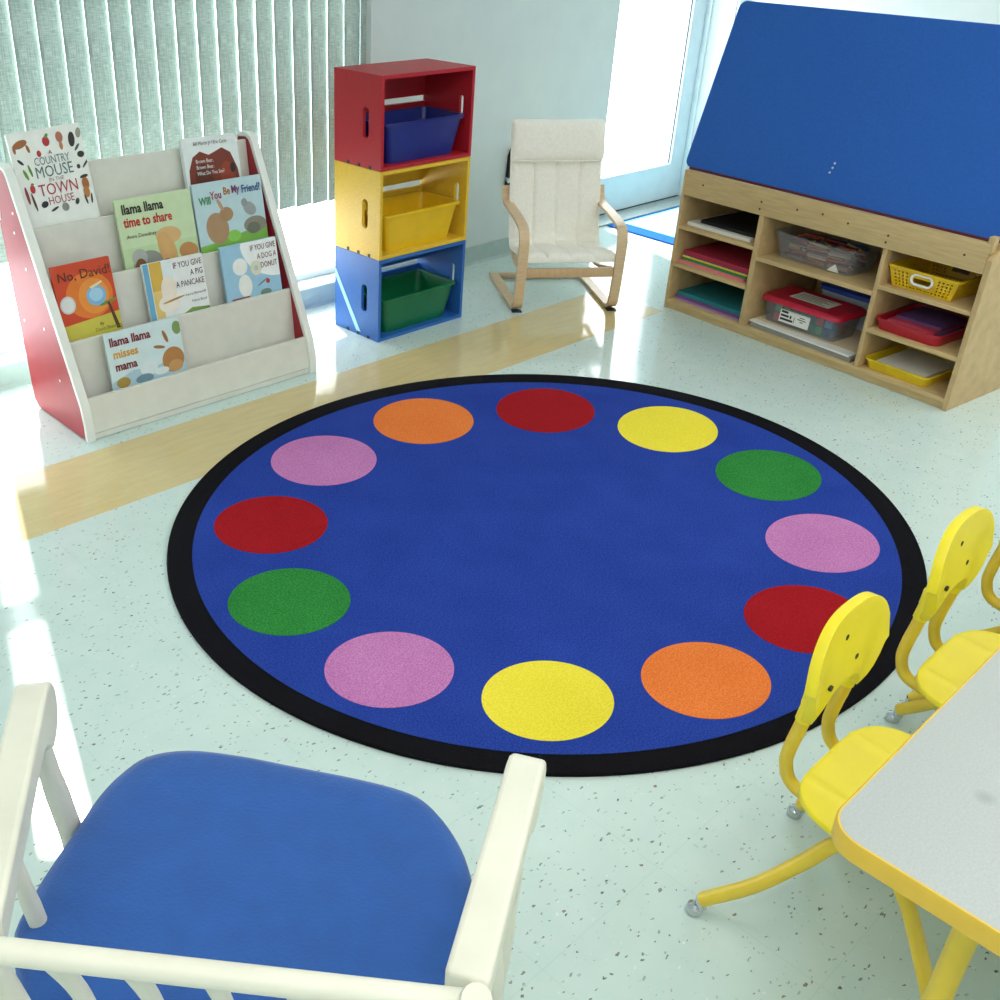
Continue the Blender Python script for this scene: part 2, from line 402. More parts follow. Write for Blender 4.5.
# ------------------------------------------------------------------ rug
rug = thing('round_rug', 'large round blue rug with black border and ring of coloured dots', 'rug', (1.98, 1.52, 0))
O = (1.98, 1.52)
bm = bmesh.new(); prism(bm, ell(1.9809 - O[0], 1.5214 - O[1], 1.0381, .9421, 178.2, 160), XY, .0005, .0105); ob('border', bm, M['rblack'], rug, 40, bevel=.003)['label'] = 'black border band'
bm = bmesh.new(); prism(bm, ell(1.9713 - O[0], 1.5123 - O[1], .9695, .8798, 178, 160), XY, .0106, .0113); ob('field', bm, M['rblue'], rug, 0)['label'] = 'blue pile field'
DOTS = [((2.1343, 2.1621, .1722, .1589, -156.9), 'rora', 'orange'), ((1.7165, 2.1535, .1614, .1555, -157.76), 0, 0)]
DOTS = [((2.1343, 2.1621, .1722, .1589, -156.9), 'rora', 'orange'), ((1.7165, 2.1535, .1614, .1555, -157.8), 'rpink', 'pink'),
 ((1.3774, 1.9565, .1511, .1475, 161.3), 'rred', 'red'), ((1.2009, 1.6438, .1452, .1366, 150.8), 'rgrn', 'green'),
 ((1.2134, 1.303, .1417, .1284, 154), 'rpink', 'pink'), ((1.3978, 1.0124, .1415, .1243, 159.1), 'ryel', 'yellow'),
 ((1.7091, .8328, .145, .1242, 164.9), 'rora', 'orange'), ((2.0819, .806, .1519, .1281, 171.1), 'rred', 'red'),
 ((2.4325, .9497, .1612, .1352, 177.6), 'rpink', 'pink'), ((2.6654, 1.2444, .1707, .1441, -175.7), 'rgrn', 'green'),
 ((2.6981, 1.6204, .1773, .1525, -168.8), 'ryel', 'yellow'), ((2.5024, 1.9644, .1781, .158, -162.2), 'rred', 'red')]
for (cx, cy, a, b, an), m, cn in DOTS:
    bm = bmesh.new(); prism(bm, ell(cx - O[0], cy - O[1], a, b, an), XY, .0114, .0122)
    ob('dot', bm, M[m], rug, 0)['label'] = cn + ' dot'

# ------------------------------------------------------------------ book display
bd = thing('book_display', 'white tiered book display with red side panels standing by the window', 'book display', (1.244, 2.715, 0))
SW = .887
PROF = [(0, 0), (0, .05), (.012, .115), (.298, .742), (.312, .762), (.335, .772), (.385, .766), (.398, .75), (.408, .6), (.356, .03), (.33, 0)]
for x0, x1 in ((0, .024), (SW - .024, SW)):
    bm = bmesh.new(); prism(bm, [(y * .995 + .002, max(.004, z * .995)) for y, z in PROF], YZ, x0, x1)
    sp = ob('side_panel', bm, M['red_lam'], bd, 0); sp['label'] = 'red side panel'
    bm = bmesh.new()
    P = PROF[:9]; cyy, czz = .22, .38
    inn = []
    for (y, z) in P:
        i = P.index((y, z)); pa, pb = P[max(i - 1, 0)], P[min(i + 1, len(P) - 1)]
        tx, tz = pb[0] - pa[0], pb[1] - pa[1]; q = math.hypot(tx, tz)
        inn.append((y + .013 * tz / q, max(0.001, z - .013 * tx / q)))
    lipo = []
    for (y, z), (a, b) in zip(P, inn): lipo.append((y - (a - y) * .2, max(0, z - (b - z) * .2)))
    band = P + inn[::-1]
    # front edge strip following the profile, a little wider than the panel
    ring = [[(x0 - .002, y, z) for y, z in lipo], [(x1 + .002, y, z) for y, z in lipo],
            [(x1 + .002, y, z) for y, z in inn], [(x0 - .002, y, z) for y, z in inn]]
    rings = [[ring[k][i] for k in range(4)] for i in range(len(P))]
    loft(bm, rings)
    ob('edge_band', bm, M['edge_w'], sp, 30, bevel=.002)['label'] = 'white edge band'
    if x0 == 0:
        for y, z in ((.30, .64), (.31, .58), (.265, .48), (.2, .31), (.14, .16), (.335, .3)):
            bm = bmesh.new(); tube(bm, [(-.0015, y, z), (.003, y, z)], .0045, 10, smooth=False); ob('screw', bm, M['screw'], sp)
TY = [.02, .105, .183, .26, .335]; TZ = [.13, .285, .44, .595, .75]
for k, (y, z) in enumerate(zip(TY, TZ)):
    bm = bmesh.new()
    if k == 0: prism(bm, [(.004, .022), (.016, .022), (y + .014, z), (y, z)], YZ, .0245, SW - .0245)
    else:
        zl = TZ[k - 1] - .105
        prism(bm, [(y - .03, zl - .01), (y - .02, zl - .01), (y + .011, z), (y, z)], YZ, .0245, SW - .0245)
    ob('front_lip' if k == 0 else 'tier_panel', bm, M['laminate_w'], bd, 0, bevel=.0015)
    if k < 4:
        zl = z - .105
        bm = bmesh.new(); prism(bm, [(y - .010 if k else .018, zl - .01), (TY[k + 1] - .031, zl - .01), (TY[k + 1] - .031, zl), (y - .008 if k else .019, zl)], YZ, .0245, SW - .0245); ob('tier_floor', bm, M['laminate_w'], bd, 0)
bm = bmesh.new(); box(bm, .0245, SW - .0245, .006, .024, 0.002, .02); ob('kick_rail', bm, M['laminate_w'], bd, 0)
bm = bmesh.new(); prism(bm, [(.346, .03), (.353, .03), (.385, .74), (.378, .74)], YZ, .0245, SW - .0245); ob('back_panel', bm, M['laminate_w'], bd, 0)

# ------------------------------------------------------------------ picture books
def text_mesh(s, size, x=0, z=0, align='LEFT', sx=1.0, shear=0, weight=0, arc=None):
    cu = bpy.data.curves.new('letters', 'FONT'); cu.body = s; cu.size = size; cu.align_x = align; cu.shear = shear; cu.offset = weight; cu.extrude = 0; cu.resolution_u = 2
    o = bpy.data.objects.new('letters', cu); C.objects.link(o)
    bpy.context.view_layer.update()
    me = bpy.data.meshes.new_from_object(o.evaluated_get(bpy.context.evaluated_depsgraph_get()))
    bpy.data.objects.remove(o)
    pts = [v.co.copy() for v in me.vertices]; fs = [list(p.vertices) for p in me.polygons]
    bpy.data.meshes.remove(me)
    out = []
    for p in pts:
        a, b = p.x * sx, p.y
        if arc:
            R = arc; th = a / R
            a, b = (R + b) * math.sin(th), (R + b) * math.cos(th) - R
        out.append((x + a, z + b))
    return out, fs

def book(name, label, x, ztop, k, w, h, cover, lean=10, tilt=0, thick=.011, texts=(), art=(), rounded=False, rise=0):
    """front cover's bottom-left corner is the origin; local x right, z up the cover, y into the shelf"""
    below = h - ztop
    a = math.radians(lean)
    base = Vector((x, 2.715 + TY[k] + .020 + (k == 0) * .002, TZ[k])) - Vector((0, math.sin(a), math.cos(a))) * below
    t = thing('picture_book', label, 'book', base, 0, 'picture books on the display')
    t.rotation_euler = (-a, math.radians(-tilt), 0)
    r = .018 if rounded else .002
    bm = bmesh.new()
    prism(bm, rrect(w, h, r, 5, w / 2, h / 2), XZ, 0, .0022); prism(bm, rrect(w, h, r, 5, w / 2, h / 2), XZ, thick - .0022, thick)
    box(bm, 0, .003, .0022, thick - .0022, 0.004, h - .004)
    ob('cover', bm, flat('book_cover_' + cover, cover, .35), t, 0)
    bm = bmesh.new(); box(bm, .0035, w - .004, .0026, thick - .0026, .004, h - .004); ob('pages', bm, M['paper'], t, 0)
    # printed picture: simple generic colour shapes
    if art:
        bm = bmesh.new(); mats = []
        for i, (poly, c) in enumerate(art):
            if c not in mats: mats.append(c)
            y0 = -.00012 - .00006 * i
            vs = [bm.verts.new((min(max(p[0], .0005), 1 * w - .0005) if True else 0, y0, min(max(p[1], .0005), h - .0005))) for p in [(q[0] * w, q[1] * h) for q in poly]]
            f = bm.faces.new(vs[::-1]); f.material_index = mats.index(c)
        ob('illustration', bm, [flat('print_' + c, c, .4) for c in mats], t, 0)
    cols = {}
    for (s, c, size, tx, tz, *rest) in texts:
        kw = rest[0] if rest else {}
        cols.setdefault(c, []).append(text_mesh(s, size * h, tx * w, tz * h, **kw))
    for c, lst in cols.items():
        bm = bmesh.new()
        for pts, fs in lst:
            vs = [bm.verts.new((p[0], -.0016, p[1])) for p in pts]
            for f in fs:
                try: bm.faces.new([vs[i] for i in f])
                except ValueError: pass
        ob('title', bm, flat('ink_' + c, c, .5), t, 0)
    return t
E_ = lambda cx, cy, a, b, deg=0, n=28: ell(cx, cy, a, b, deg, n)
R_ = lambda x0, y0, x1, y1: [(x0, y0), (x1, y0), (x1, y1), (x0, y1)]
C2 = dict(align='CENTER')
# top tier
deco = []
rr = random.Random(3)
for cx, cy, a, b, dg, c in [(.15, .91, .1, .035, 10, 'A0612E'), (.06, .87, .02, .04, 0, 'A0612E'), (.24, .86, .02, .04, 20, 'A0612E'), (.50, .90, .05, .045, 0, 'B22A35'), (.52, .95, .03, .018, 30, '5C8A3A'), (.69, .92, .05, .05, 0, 'B06A50'), (.69, .84, .025, .04, 0, 'C08050'),
  (.85, .88, .045, .07, -15, '2E2426'), (.96, .93, .05, .035, 60, '9A9684'), (.37, .80, .03, .03, 0, 'B22A35'), (.1, .75, .045, .016, -35, '2C2C30'), (.13, .63, .02, .055, 25, '6C9A3C'), (.2, .66, .016, .06, 15, '5C8A3A'), (.93, .73, .05, .03, 0, '24302E'), (.9, .8, .05, .014, 35, '4A5A5C'),
  (.97, .64, .07, .012, 35, '5A2A2C'), (.86, .62, .025, .022, 0, '3A2A28'), (.17, .49, .035, .04, 0, 'C22C34'), (.18, .535, .022, .012, 0, '5C8A3A'), (.08, .44, .02, .085, 6, '8A3A34'), (.15, .37, .016, .09, 10, '5A4A40'), (.28, .33, .05, .03, 10, '22282A'),
  (.9, .52, .06, .016, 5, '3A2E28'), (.9, .45, .05, .06, 0, 'A8642E'), (.89, .37, .045, .055, 0, 'B87838'), (.86, .3, .014, .05, 12, '4A3A30'), (.94, .3, .014, .05, -12, '4A3A30'), (.73, .3, .035, .025, 40, '2E4030'), (.55, .27, .05, .04, 0, '8E9088'), (.40, .27, .06, .012, 15, '3A3A3A')]:
    deco.append((E_(cx, cy * .98, a, b, dg, 16), c))
book('a', 'large white picture book on the top tier, teal and red title amid tiny pictures', 1.282, .266, 3, .230, .31, 'EDEFEA', tilt=2.6, art=deco,
     texts=[('A', '8A2430', .055, .52, .765, C2), ('COUNTRY', '5C7A7C', .105, .52, .68, dict(align='CENTER', sx=.72)), ('MOUSE', '4A6A70', .15, .52, .565, dict(align='CENTER', sx=.8)),
            ('IN THE', '8A6A70', .05, .52, .52, C2), ('TOWN', 'B02C44', .155, .52, .40, dict(align='CENTER', sx=.82)), ('HOUSE', 'A83048', .105, .52, .31, dict(align='CENTER', sx=.8))])
book('a', 'white board book with rounded corners, big brown shape, at right of the top tier', 1.836, .191, 3, .214, .225, 'E6EDEC', thick=.016, rounded=True, tilt=-.5,
     art=[([(.08, 0), (.05, .3), (.07, .55), (.16, .73), (.3, .8), (.45, .74), (.55, .77), (.7, .82), (.85, .74), (.95, .5), (.97, .25), (.95, 0)], '7A2E16'), (E_(.32, .42, .16, .2), '5E2412'), (E_(.75, .4, .13, .22), '963A1A'), (E_(.86, .52, .05, .07), '2E1610')],
     texts=[('Bill Martin Jr / Eric Carle', '2A2C2E', .072, .5, .885, dict(align='CENTER', sx=.8)), ('Brown Bear,', 'F2F0EC', .075, .2, .64, dict(sx=.8)), ('Brown Bear,', 'F2F0EC', .075, .2, .555, dict(sx=.8)), ('What Do You See?', 'F2F0EC', .075, .2, .47, dict(sx=.8))])
# third tier
book('a', 'pale green picture book with black and red title, third tier up', 1.54, .207, 2, .272, .272, 'C9DDB2',
     art=[(R_(0, 0, 1, .45), 'BED6A4'), (E_(.30, .24, .2, .15, 10), '8E918C'), (E_(.2, .33, .1, .1), 'A8ACA6'), (E_(.62, .52, .17, .1, 0), 'D8AE74'), (E_(.58, .36, .11, .22, 15), 'D3A668'), (E_(.86, .3, .13, .1, -10), 'C08A50'), (E_(.55, .2, .08, .06), '6A4A6E'), (E_(.2, .2, .08, .12), '7A5232')],
     texts=[('llama llama', '24221F', .15, .07, .835, dict(sx=.82, weight=.0012)), ('time to share', 'C03228', .15, .07, .69, dict(sx=.78, weight=.0012)), ('Anna Dewdney', '3A3A34', .062, .08, .56)])
cols = ['3E7A4A', '8A3A5A', 'A86A2A', '34508A']
friend = []
for wd, c, x0, z0, rot in (('Will', '3C8A4C', .07, .75, 0), ('You', '9A3448', .235, .80, 0), ('Be', 'B07028', .425, .83, 0), ('My', '7A3A6A', .545, .835, 0), ('Friend?', '34508A', .69, .82, 0)):
    friend.append((wd, c, .125, x0, z0, dict(sx=.78, weight=.0009)))
book('a', 'pale blue picture book with coloured arched title and green meadow, third tier right', 1.82, .216, 2, .272, .272, 'BBD6DC',
     art=[([(0, 0), (1, 0), (1, .38), (.75, .37), (.5, .33), (.25, .29), (0, .27)], '7FB64C'), (E_(.5, .33, .1, .07), '8FCB58'), (E_(.28, .45, .16, .19, 10), 'AE8A66'), (E_(.43, .6, .1, .085), 'A9845E'), (E_(.36, .72, .025, .08, 25), 'B89470'),
          (E_(.78, .62, .1, .075, -35), '9AA0A0'), (E_(.71, .7, .045, .05), '8C9494'), (E_(.83, .42, .17, .1), '8C8878'), (E_(.80, .38, .1, .07), '6E7262')], texts=friend)
# second tier
book('a', 'red and orange picture book with handwritten title, left of the second tier', 1.275, .221, 1, .192, .268, 'C8401E', tilt=.6,
     art=[(R_(0, 0, 1, 1), 'CC4420'), (E_(.55, .62, .4, .26), 'E07828'), (E_(.62, .6, .26, .2), 'E89038'), ([(0, 0), (1, 0), (1, .38), (.6, .36), (0, .33)], 'C9BE4A'), (E_(.16, .56, .13, .1), 'C8CCCC'), (E_(.16, .56, .105, .08), 'DDE0DE'), 
          (E_(.66, .6, .17, .115), '7FB6DC'), (E_(.66, .61, .12, .075), 'A6D0EA'), ([(.6, .68), (.8, .735), (.79, .755), (.57, .71)], 'E8D8B0'), (E_(.84, .5, .16, .02, 8), '7A8A3A'), ([(.82, .5), (.86, .5), (.97, .18), (.9, .18)], '5A3420')],
     texts=[('No, David!', '3A2A1C', .15, .07, .82, dict(sx=.98)), ('By', '3A3A24', .05, .62, .26), ('David Shannon', '5A6A24', .055, .52, .2)])
book('a', 'white picture book with blue spine and yellow curtain picture, middle of second tier', 1.569, .175, 1, .22, .235, 'E9ECEA',
     art=[(R_(0, 0, .09, 1), '6AA9CE'), (R_(.10, .62, .3, 1), 'D9B04A'), (R_(.1, .25, .24, .62), 'E6C777'), (R_(.3, .3, .46, .98), 'DDE9EC'), (E_(.37, .62, .13, .17), 'EFE3D4'), (E_(.33, .42, .17, .12), 'F0E6DA'), (E_(.42, .46, .2, .014, 8), 'B98A3A'), ([(.5, .22), (.7, .3), (1, .27), (1, .2), (.5, .17)], '7A9A48')],
     texts=[('IF YOU GIVE', '5A2C34', .115, .97, .865, dict(align='RIGHT', sx=.72)), ('A PIG', '5A2C34', .115, .97, .735, dict(align='RIGHT', sx=.72)), ('A PANCAKE', '5A2C34', .115, .97, .605, dict(align='RIGHT', sx=.72)), ('Laura Numeroff', '5A5254', .05, .97, .47, dict(align='RIGHT')), ('Felicia Bond', '5A5254', .05, .97, .37, dict(align='RIGHT'))])
book('a', 'light blue picture book with white corner circle and ring, right of the second tier', 1.86, .178, 1, .226, .235, '9CC7DF',
     art=[([(.36, 1)] + [(1 + .66 * math.cos(t), 1.0 + .55 * math.sin(t)) for t in [PI + i * PI / 24 for i in range(1, 12)]] + [(1, .45), (1, 1)], 'EFF3F2'), (E_(.3, .68, .13, .12), 'EEF0EC'), (E_(.35, .4, .12, .16), 'ECEEE8'), (E_(.58, .62, .1, .105), 'DFD9BC'), (E_(.58, .62, .035, .038), 'A5CCE0'), (E_(.76, .4, .035, .035), 'C0392E'),
          (E_(.66, .4, .11, .008, 25), '4A5A44'), (R_(.08, .18, .4, .25), '9A4A44'), (E_(.7, .25, .1, .05), '6A8A7A')],
     texts=[('IF YOU GIVE', '6A2A38', .115, .97, .865, dict(align='RIGHT', sx=.7)), ('A DOG A', '6A2A38', .115, .97, .735, dict(align='RIGHT', sx=.7)), ('DONUT', '6A2A38', .115, .97, .605, dict(align='RIGHT', sx=.7))])
# front tier
book('a', 'pale blue picture book with dark red and orange title behind the front lip', 1.37, .172, 0, .264, .236, 'CFE3E6',
     art=[([(0, 0), (1, 0), (1, .5), (.6, .42), (.3, .45), (0, .35)], 'A9C6D4'), (E_(.5, .42, .12, .1), 'D8E4E8'), (E_(.84, .45, .15, .17, -8), 'B07C46'), (E_(.86, .36, .1, .08), 'C6955C'), (E_(.68, .66, .08, .022, 165), '9E6C3C'), (E_(.78, .78, .024, .09, 15), '9E6C3C'), (E_(.95, .86, .06, .09), '7C9A5A'), (E_(.14, .32, .09, .07), 'A88A3C'), (E_(.42, .3, .12, .06), '6C8EA0'), (E_(.66, .34, .1, .05), 'DCE6E6')],
     texts=[('llama llama', '7A2028', .155, .05, .82, dict(sx=.88, weight=.0012)), ('misses', 'DDA030', .155, .07, .655, dict(sx=.9, weight=.001)), ('mama', '7A2028', .155, .07, .49, dict(sx=.86, weight=.0012))])

# ------------------------------------------------------------------ crates and bins
def crate(name, label, z0, m):
    X0, X1, Y0, Y1, H, T = 2.492, 2.946, 2.79, 3.045, .3165, .013
    t = thing(name, label, 'crate', (X0, Y0, z0), 0, 'stacked storage crates')
    W, D = X1 - X0, Y1 - Y0
    def slotted(w, h, sw, sh, cx, cz):
        """panel polygon with stadium slot as faces between outer ring and slot ring"""
        inner = rrect(sw, sh, min(sw, sh) / 2 - 1e-3, 6, cx, cz); outer = []
        n = len(inner)
        for (a, b) in inner:
            dx, dy = a - cx, b - cz
            s = min(((w - cx) if dx > 0 else cx) / max(abs(dx), 1e-6), ((h - cz) if dy > 0 else cz) / max(abs(dy), 1e-6))
            outer.append((cx + dx * s, cz + dy * s))
        for cxr, czr in ((0, 0), (w, 0), (0, h), (w, h)):   # snap nearest to corners
            i = min(range(n), key=lambda q: (outer[q][0] - cxr) ** 2 + (outer[q][1] - czr) ** 2); outer[i] = (cxr, czr)
        return inner, outer
    def panel(nm, w, h, slot, fn):
        bm = bmesh.new()
        if slot:
            inn, out = slotted(w, h, *slot)
            loft(bm, [[fn(a, b, c) for a, b in r] for r, c in ((inn, 0), (out, 0), (out, T), (inn, T), (inn, 0))], cap=False)
            bmesh.ops.remove_doubles(bm, verts=bm.verts, dist=1e-6)
        else: prism(bm, [(0, 0), (w, 0), (w, h), (0, h)], fn, 0, T)
        return ob(nm, bm, m, t, 0)
    panel('side_panel', D, H, (.032, .105, .082, .155), lambda a, b, c: (c, a, b))
    panel('side_panel', D, H, (.022, .085, .052, .170), lambda a, b, c: (W - T + c, a, b))
    for z0_, z1_ in ((.014, .168), (.190, .3025)):
        bm = bmesh.new(); box(bm, T + .001, W - T - .001, D - T, D, z0_, z1_); ob('back_slat', bm, m, t, 0)
    panel('bottom_panel', W - 2 * T - .001, D, None, lambda a, b, c: (T + .0005 + a, b, c))
    panel('top_panel', W - 2 * T - .001, D, None, lambda a, b, c: (T + .0005 + a, b, H - T + c))
    for y in (.05, .11, .17):      # box-joint notches showing along the lower edge
        bm = bmesh.new(); box(bm, -.0012, .004, y, y + .013, -.0002, .012); ob('joint_notch', bm, M['seal'], t, 0)
    return t
crate('storage_crate', 'blue stained wooden crate at the bottom of the stack', 0.0, M['c_blu'])
crate('storage_crate', 'yellow stained wooden crate in the middle of the stack', .318, M['c_yel'])
crate('storage_crate', 'red stained wooden crate at the top of the stack', .636, M['c_red'])
def bin_(label, z, m, h, w1=.395, dy=.001):
    t = thing('storage_bin', label, 'bin', (2.7195, 2.79 + .115 + dy, z), 0, 'plastic bins in the crates')
    ob('bin_body', tub_bm(.325, .17, w1 - .02, .205, h, .003, .008, .010, .022), m, t, 35)
    return t
bin_('green plastic bin inside the blue bottom crate', .0135, M['b_grn'], .140, .40)
bin_('yellow plastic bin inside the yellow middle crate', .3315, M['b_yel'], .140, .40)
nb = bin_('navy blue plastic bin inside the red top crate', .6495, M['b_navy'], .140, .40)
# sun streak on the blue crate's side, put in as a pale strip
blue = [o for o in C.objects if o.name == 'storage_crate'][0]
bm = bmesh.new(); prism(bm, [(.252, .235), (.252, .205), (.125, .014), (.10, .014)], YZ, -.0012, -.0002); ob('sun_streak_strip', bm, M['sunstreak'], blue, 0)

# ------------------------------------------------------------------ cream child armchair
ac = thing('armchair', 'small cream cushioned bentwood armchair standing by the wall', 'armchair', (3.144, 2.693, 0), math.atan2(-.581, .814))
WC = .446
for s, x in ((-1, .022), (1, WC - .022)):
    bm = bmesh.new()
    pts = [(x, .50, .012), (x, .38, .010), (x, .12, .010), (x, .045, .012), (x, .008, .035), (x, -.004, .09), (x, -.014, .20), (x, -.018, .29), (x, .0, .335), (x, .04, .352), (x, .15, .364), (x, .30, .372), (x, .345, .395), (x, .36, .435)]
    ribbon(bm, pts, .040, .013, (1, 0, 0)); ob('side_frame', bm, M['birch'], ac, 50)
    bm = bmesh.new(); box(bm, x - .02, x + .02, .0, .03, .0005, .006, .001); ob('foot_pad', bm, M['black'], ac)
    xx = x + (.030 if s < 0 else -.030)
    bm = bmesh.new(); ribbon(bm, [(xx, .0, .185), (xx, .13, .155), (xx, .24, .150), (xx, .285, .19), (xx, .335, .40), (xx, .39, .62)], .018, .013, (1, 0, 0)); ob('seat_rail', bm, M['birch'], ac, 50)
bm = bmesh.new(); box(bm, .042, WC - .042, -.013, .004, .150, .188, .003); ob('front_crossbar', bm, M['birch_h'], ac)
bm = bmesh.new(); box(bm, .042, WC - .042, .44, .475, .008, .022, .002); ob('rear_crossbar', bm, M['birch_h'], ac)
# quilted cushion: one padded sheet following seat and back
def cushion_bm():
    prof = catmull([(0, -.012, .214), (0, .03, .226), (0, .12, .212), (0, .20, .202), (0, .245, .205), (0, .272, .235), (0, .295, .31), (0, .335, .47), (0, .372, .62), (0, .392, .695)], 8)
    bm = bmesh.new(); rings = []; wid = .392; nt = 48; n = len(prof)
    for i, p in enumerate(prof):
        t = (prof[min(i + 1, n - 1)] - prof[max(i - 1, 0)]).normalized(); nn = Vector((0, -t.z, t.y))
        if nn.y > 0 and nn.z < 0: nn = -nn
        endf = min(1, min(i, n - 1 - i) / 3 + .25)
        top, bot = [], []
        for j in range(nt + 1):
            u = j / nt
            panel = abs(math.sin(4 * PI * u)) ** .35
            edge = min(1, min(u, 1 - u) / .03) ** .5
            wr = .0012 * math.sin(i * .9 + 6 * u) 
            h = (.010 + .012 * panel) * edge * endf + wr * edge
            top.append(p + Vector(((u - .5) * wid, 0, 0)) + nn * h)
            bot.append(p + Vector(((u - .5) * wid, 0, 0)) - nn * .008 * edge * endf)
        rings.append(top + bot[1:-1][::-1])
    loft(bm, rings); 
    return bm
o = ob('cushion', cushion_bm(), M['cream'], ac, 70, loc=(WC / 2, 0, 0))
# headrest pillow
def pillow_bm(w, h, t, n=20):
    bm = bmesh.new(); rings = []
    for i in range(n + 1):
        v = -1 + 2 * i / n
        ring = []
        for j in range(40):
            a = 2 * PI * j / 40; ca, sa = math.cos(a), math.sin(a)
            x = math.copysign(abs(ca) ** .22, ca) * w / 2; y = math.copysign(abs(sa) ** .7, sa) * t / 2
            k = max(.02, (1 - abs(v) ** 5)) ** .5
            ring.append((x * (1 - .05 * abs(v) ** 8), y * k, v * h / 2))
        rings.append(ring)
    loft(bm, rings); return bm
o = ob('headrest', pillow_bm(.394, .168, .075), M['cream'], ac, 70, loc=(WC / 2, .352, .618)); o.rotation_euler = (math.radians(-13), 0, 0)
bm = bmesh.new(); tube(bm, [(-.195, -.026, -.079), (-.1, -.033, -.082), (0, -.034, -.082), (.1, -.033, -.082), (.195, -.026, -.079)], .003, 8); sp = ob('piping', bm, M['cream'], o)

# ------------------------------------------------------------------ easel cabinet and its contents
FL = Vector((3.706, 2.342, 0)); U = Vector((-.113, -.9936, 0)); NB = Vector((.9936, -.113, 0)); CR = math.atan2(-.9936, -.113)
def cab(u, d, z): return FL + U * u + NB * d + Vector((0, 0, z))
cb = thing('storage_cabinet', 'low maple shelf cabinet topped by a tilted blue felt board', 'cabinet', FL, CR)
CW, CD, CH = 1.24, .46, .567
bm = bmesh.new(); box(bm, 0, .014, 0, CD, 0, CH, .0015); ob('side_panel', bm, M['maple_v'], cb)
bm = bmesh.new(); prism(bm, [(0, 0), (CD, 0), (CD, CH), (.03, CH), (.03, CH - .02), (0, CH - .05)], YZ, CW - .012, CW + .006); ob('side_panel', bm, M['maple_v'], cb, 0, bevel=.0015)
for a, b in ((.376, .398), (.884, .900)):
    bm = bmesh.new(); box(bm, a, b, .002, CD - .012, .041, .470, .001); ob('divider', bm, M['maple_v'], cb)
def shelf(u0, u1, zt, th=.015):
    bm = bmesh.new(); box(bm, u0, u1, .001, CD - .012, zt - th, zt, .001); ob('shelf', bm, M['maple'], cb)
for zt in (.351, .195): shelf(.0145, .3755, zt)
shelf(.3985, .8835, .318, .016)
for zt in (.346, .189): shelf(.9005, CW - .0125, zt)
shelf(.0145, CW - .0125, .040, .016)
bm = bmesh.new(); box(bm, .0145, CW - .0125, .008, .026, .001, .0235); ob('plinth', bm, M['maple'], cb, 0)
bm = bmesh.new(); box(bm, .0145, CW - .0125, -.001, .017, .4705, CH, .001); rl = ob('top_rail', bm, M['maple'], cb)
for u, z in ((.10, .525), (.376, .519), (.374, .492), (.53, .523), (.634, .53), (.737, .521), (.891, .515), (.888, .491), (1.156, .516)):
    bm = bmesh.new(); tube(bm, [(u, -.0016, z), (u, .004, z)], .0042, 10, smooth=False); ob('screw', bm, M['dowel'], rl)
bm = bmesh.new(); box(bm, .0145, CW - .0125, CD - .011, CD - .002, .026, .55); ob('back_panel', bm, M['maple_v'], cb, 0)
bm = bmesh.new(); box(bm, .0145, CW - .0125, .018, CD - .012, .552, .562); ob('top_panel', bm, M['maple'], cb, 0)
# tilted board
tl = math.radians(73)
bo = bpy.data.objects.new('display_board', None)
def brd(a, b, h): return (a, .030 + b * math.cos(tl) + h * math.sin(tl), .577 + b * math.sin(tl) - h * math.cos(tl))
bm = bmesh.new(); prism(bm, rrect(1.275, .62, .028, 6, 1.275 / 2 - .03, .31 - .004), brd, 0, .010); bo = ob('display_board', bm, M['feltblue'], cb, 30, bevel=.002); bo['label'] = 'tilted blue felt board'
bm = bmesh.new(); box(bm, .004, CW - .006, .020, .040, CH + .0005, .575); ob('board_ledge', bm, M['maroon'], cb, 0)
for a, b in ((.59, .087), (.594, .104), (.596, .120)):
    bm = bmesh.new(); tube(bm, [brd(a, b, -.0015), brd(a, b, .002)], .004, 10, smooth=False); ob('bolt', bm, M['screw'], bo)
bm = bmesh.new(); box(bm, 1.215, 1.235, .0, .028, CH - .03, CH + .022, .002); ob('hinge_block', bm, M['maple_v'], cb)

def sheetbm(u0, u1, d0, d1, z0, z1, wob=0, skew=0):
    bm = bmesh.new()
    fs = prism(bm, [(u0, d0), (u1, d0 - skew), (u1 + skew * .4, d1), (u0, d1 + skew)], XY, z0, z1)
    return bm
def place(nm, label, cat, u, d, z, group=None): return thing(nm, label, cat, cab(u, d, z), CR, group)
def stack(label, mkey, u0, u1, d0, d1, z0, z1, group=None, skew=0, nm='paper_stack', cat='paper stack'):
    o = ob(nm, sheetbm(0, u1 - u0, 0, d1 - d0, 0, z1 - z0, skew=skew), M[mkey], None, 0, loc=cab(u0, d0, z0))
    o.rotation_euler = (0, 0, CR); return tag(o, label, cat, group)
for k, h in (('p_pink', 'E8848E'), ('p_green', '2E8A4A'), ('p_yel', 'E8CE44'), ('p_red', 'A82440'), ('p_navy', '33407E'), ('p_teal', '1C7A86'), ('p_purple', '7A4A8E'), ('p_lilac', 'B08AC0'), ('p_blk', '101214'), ('p_dkpink', 'C0405C'), ('p_violet', '6A4A8A'), ('p_blue', '3A5AA0')): flat(k, h, .7)
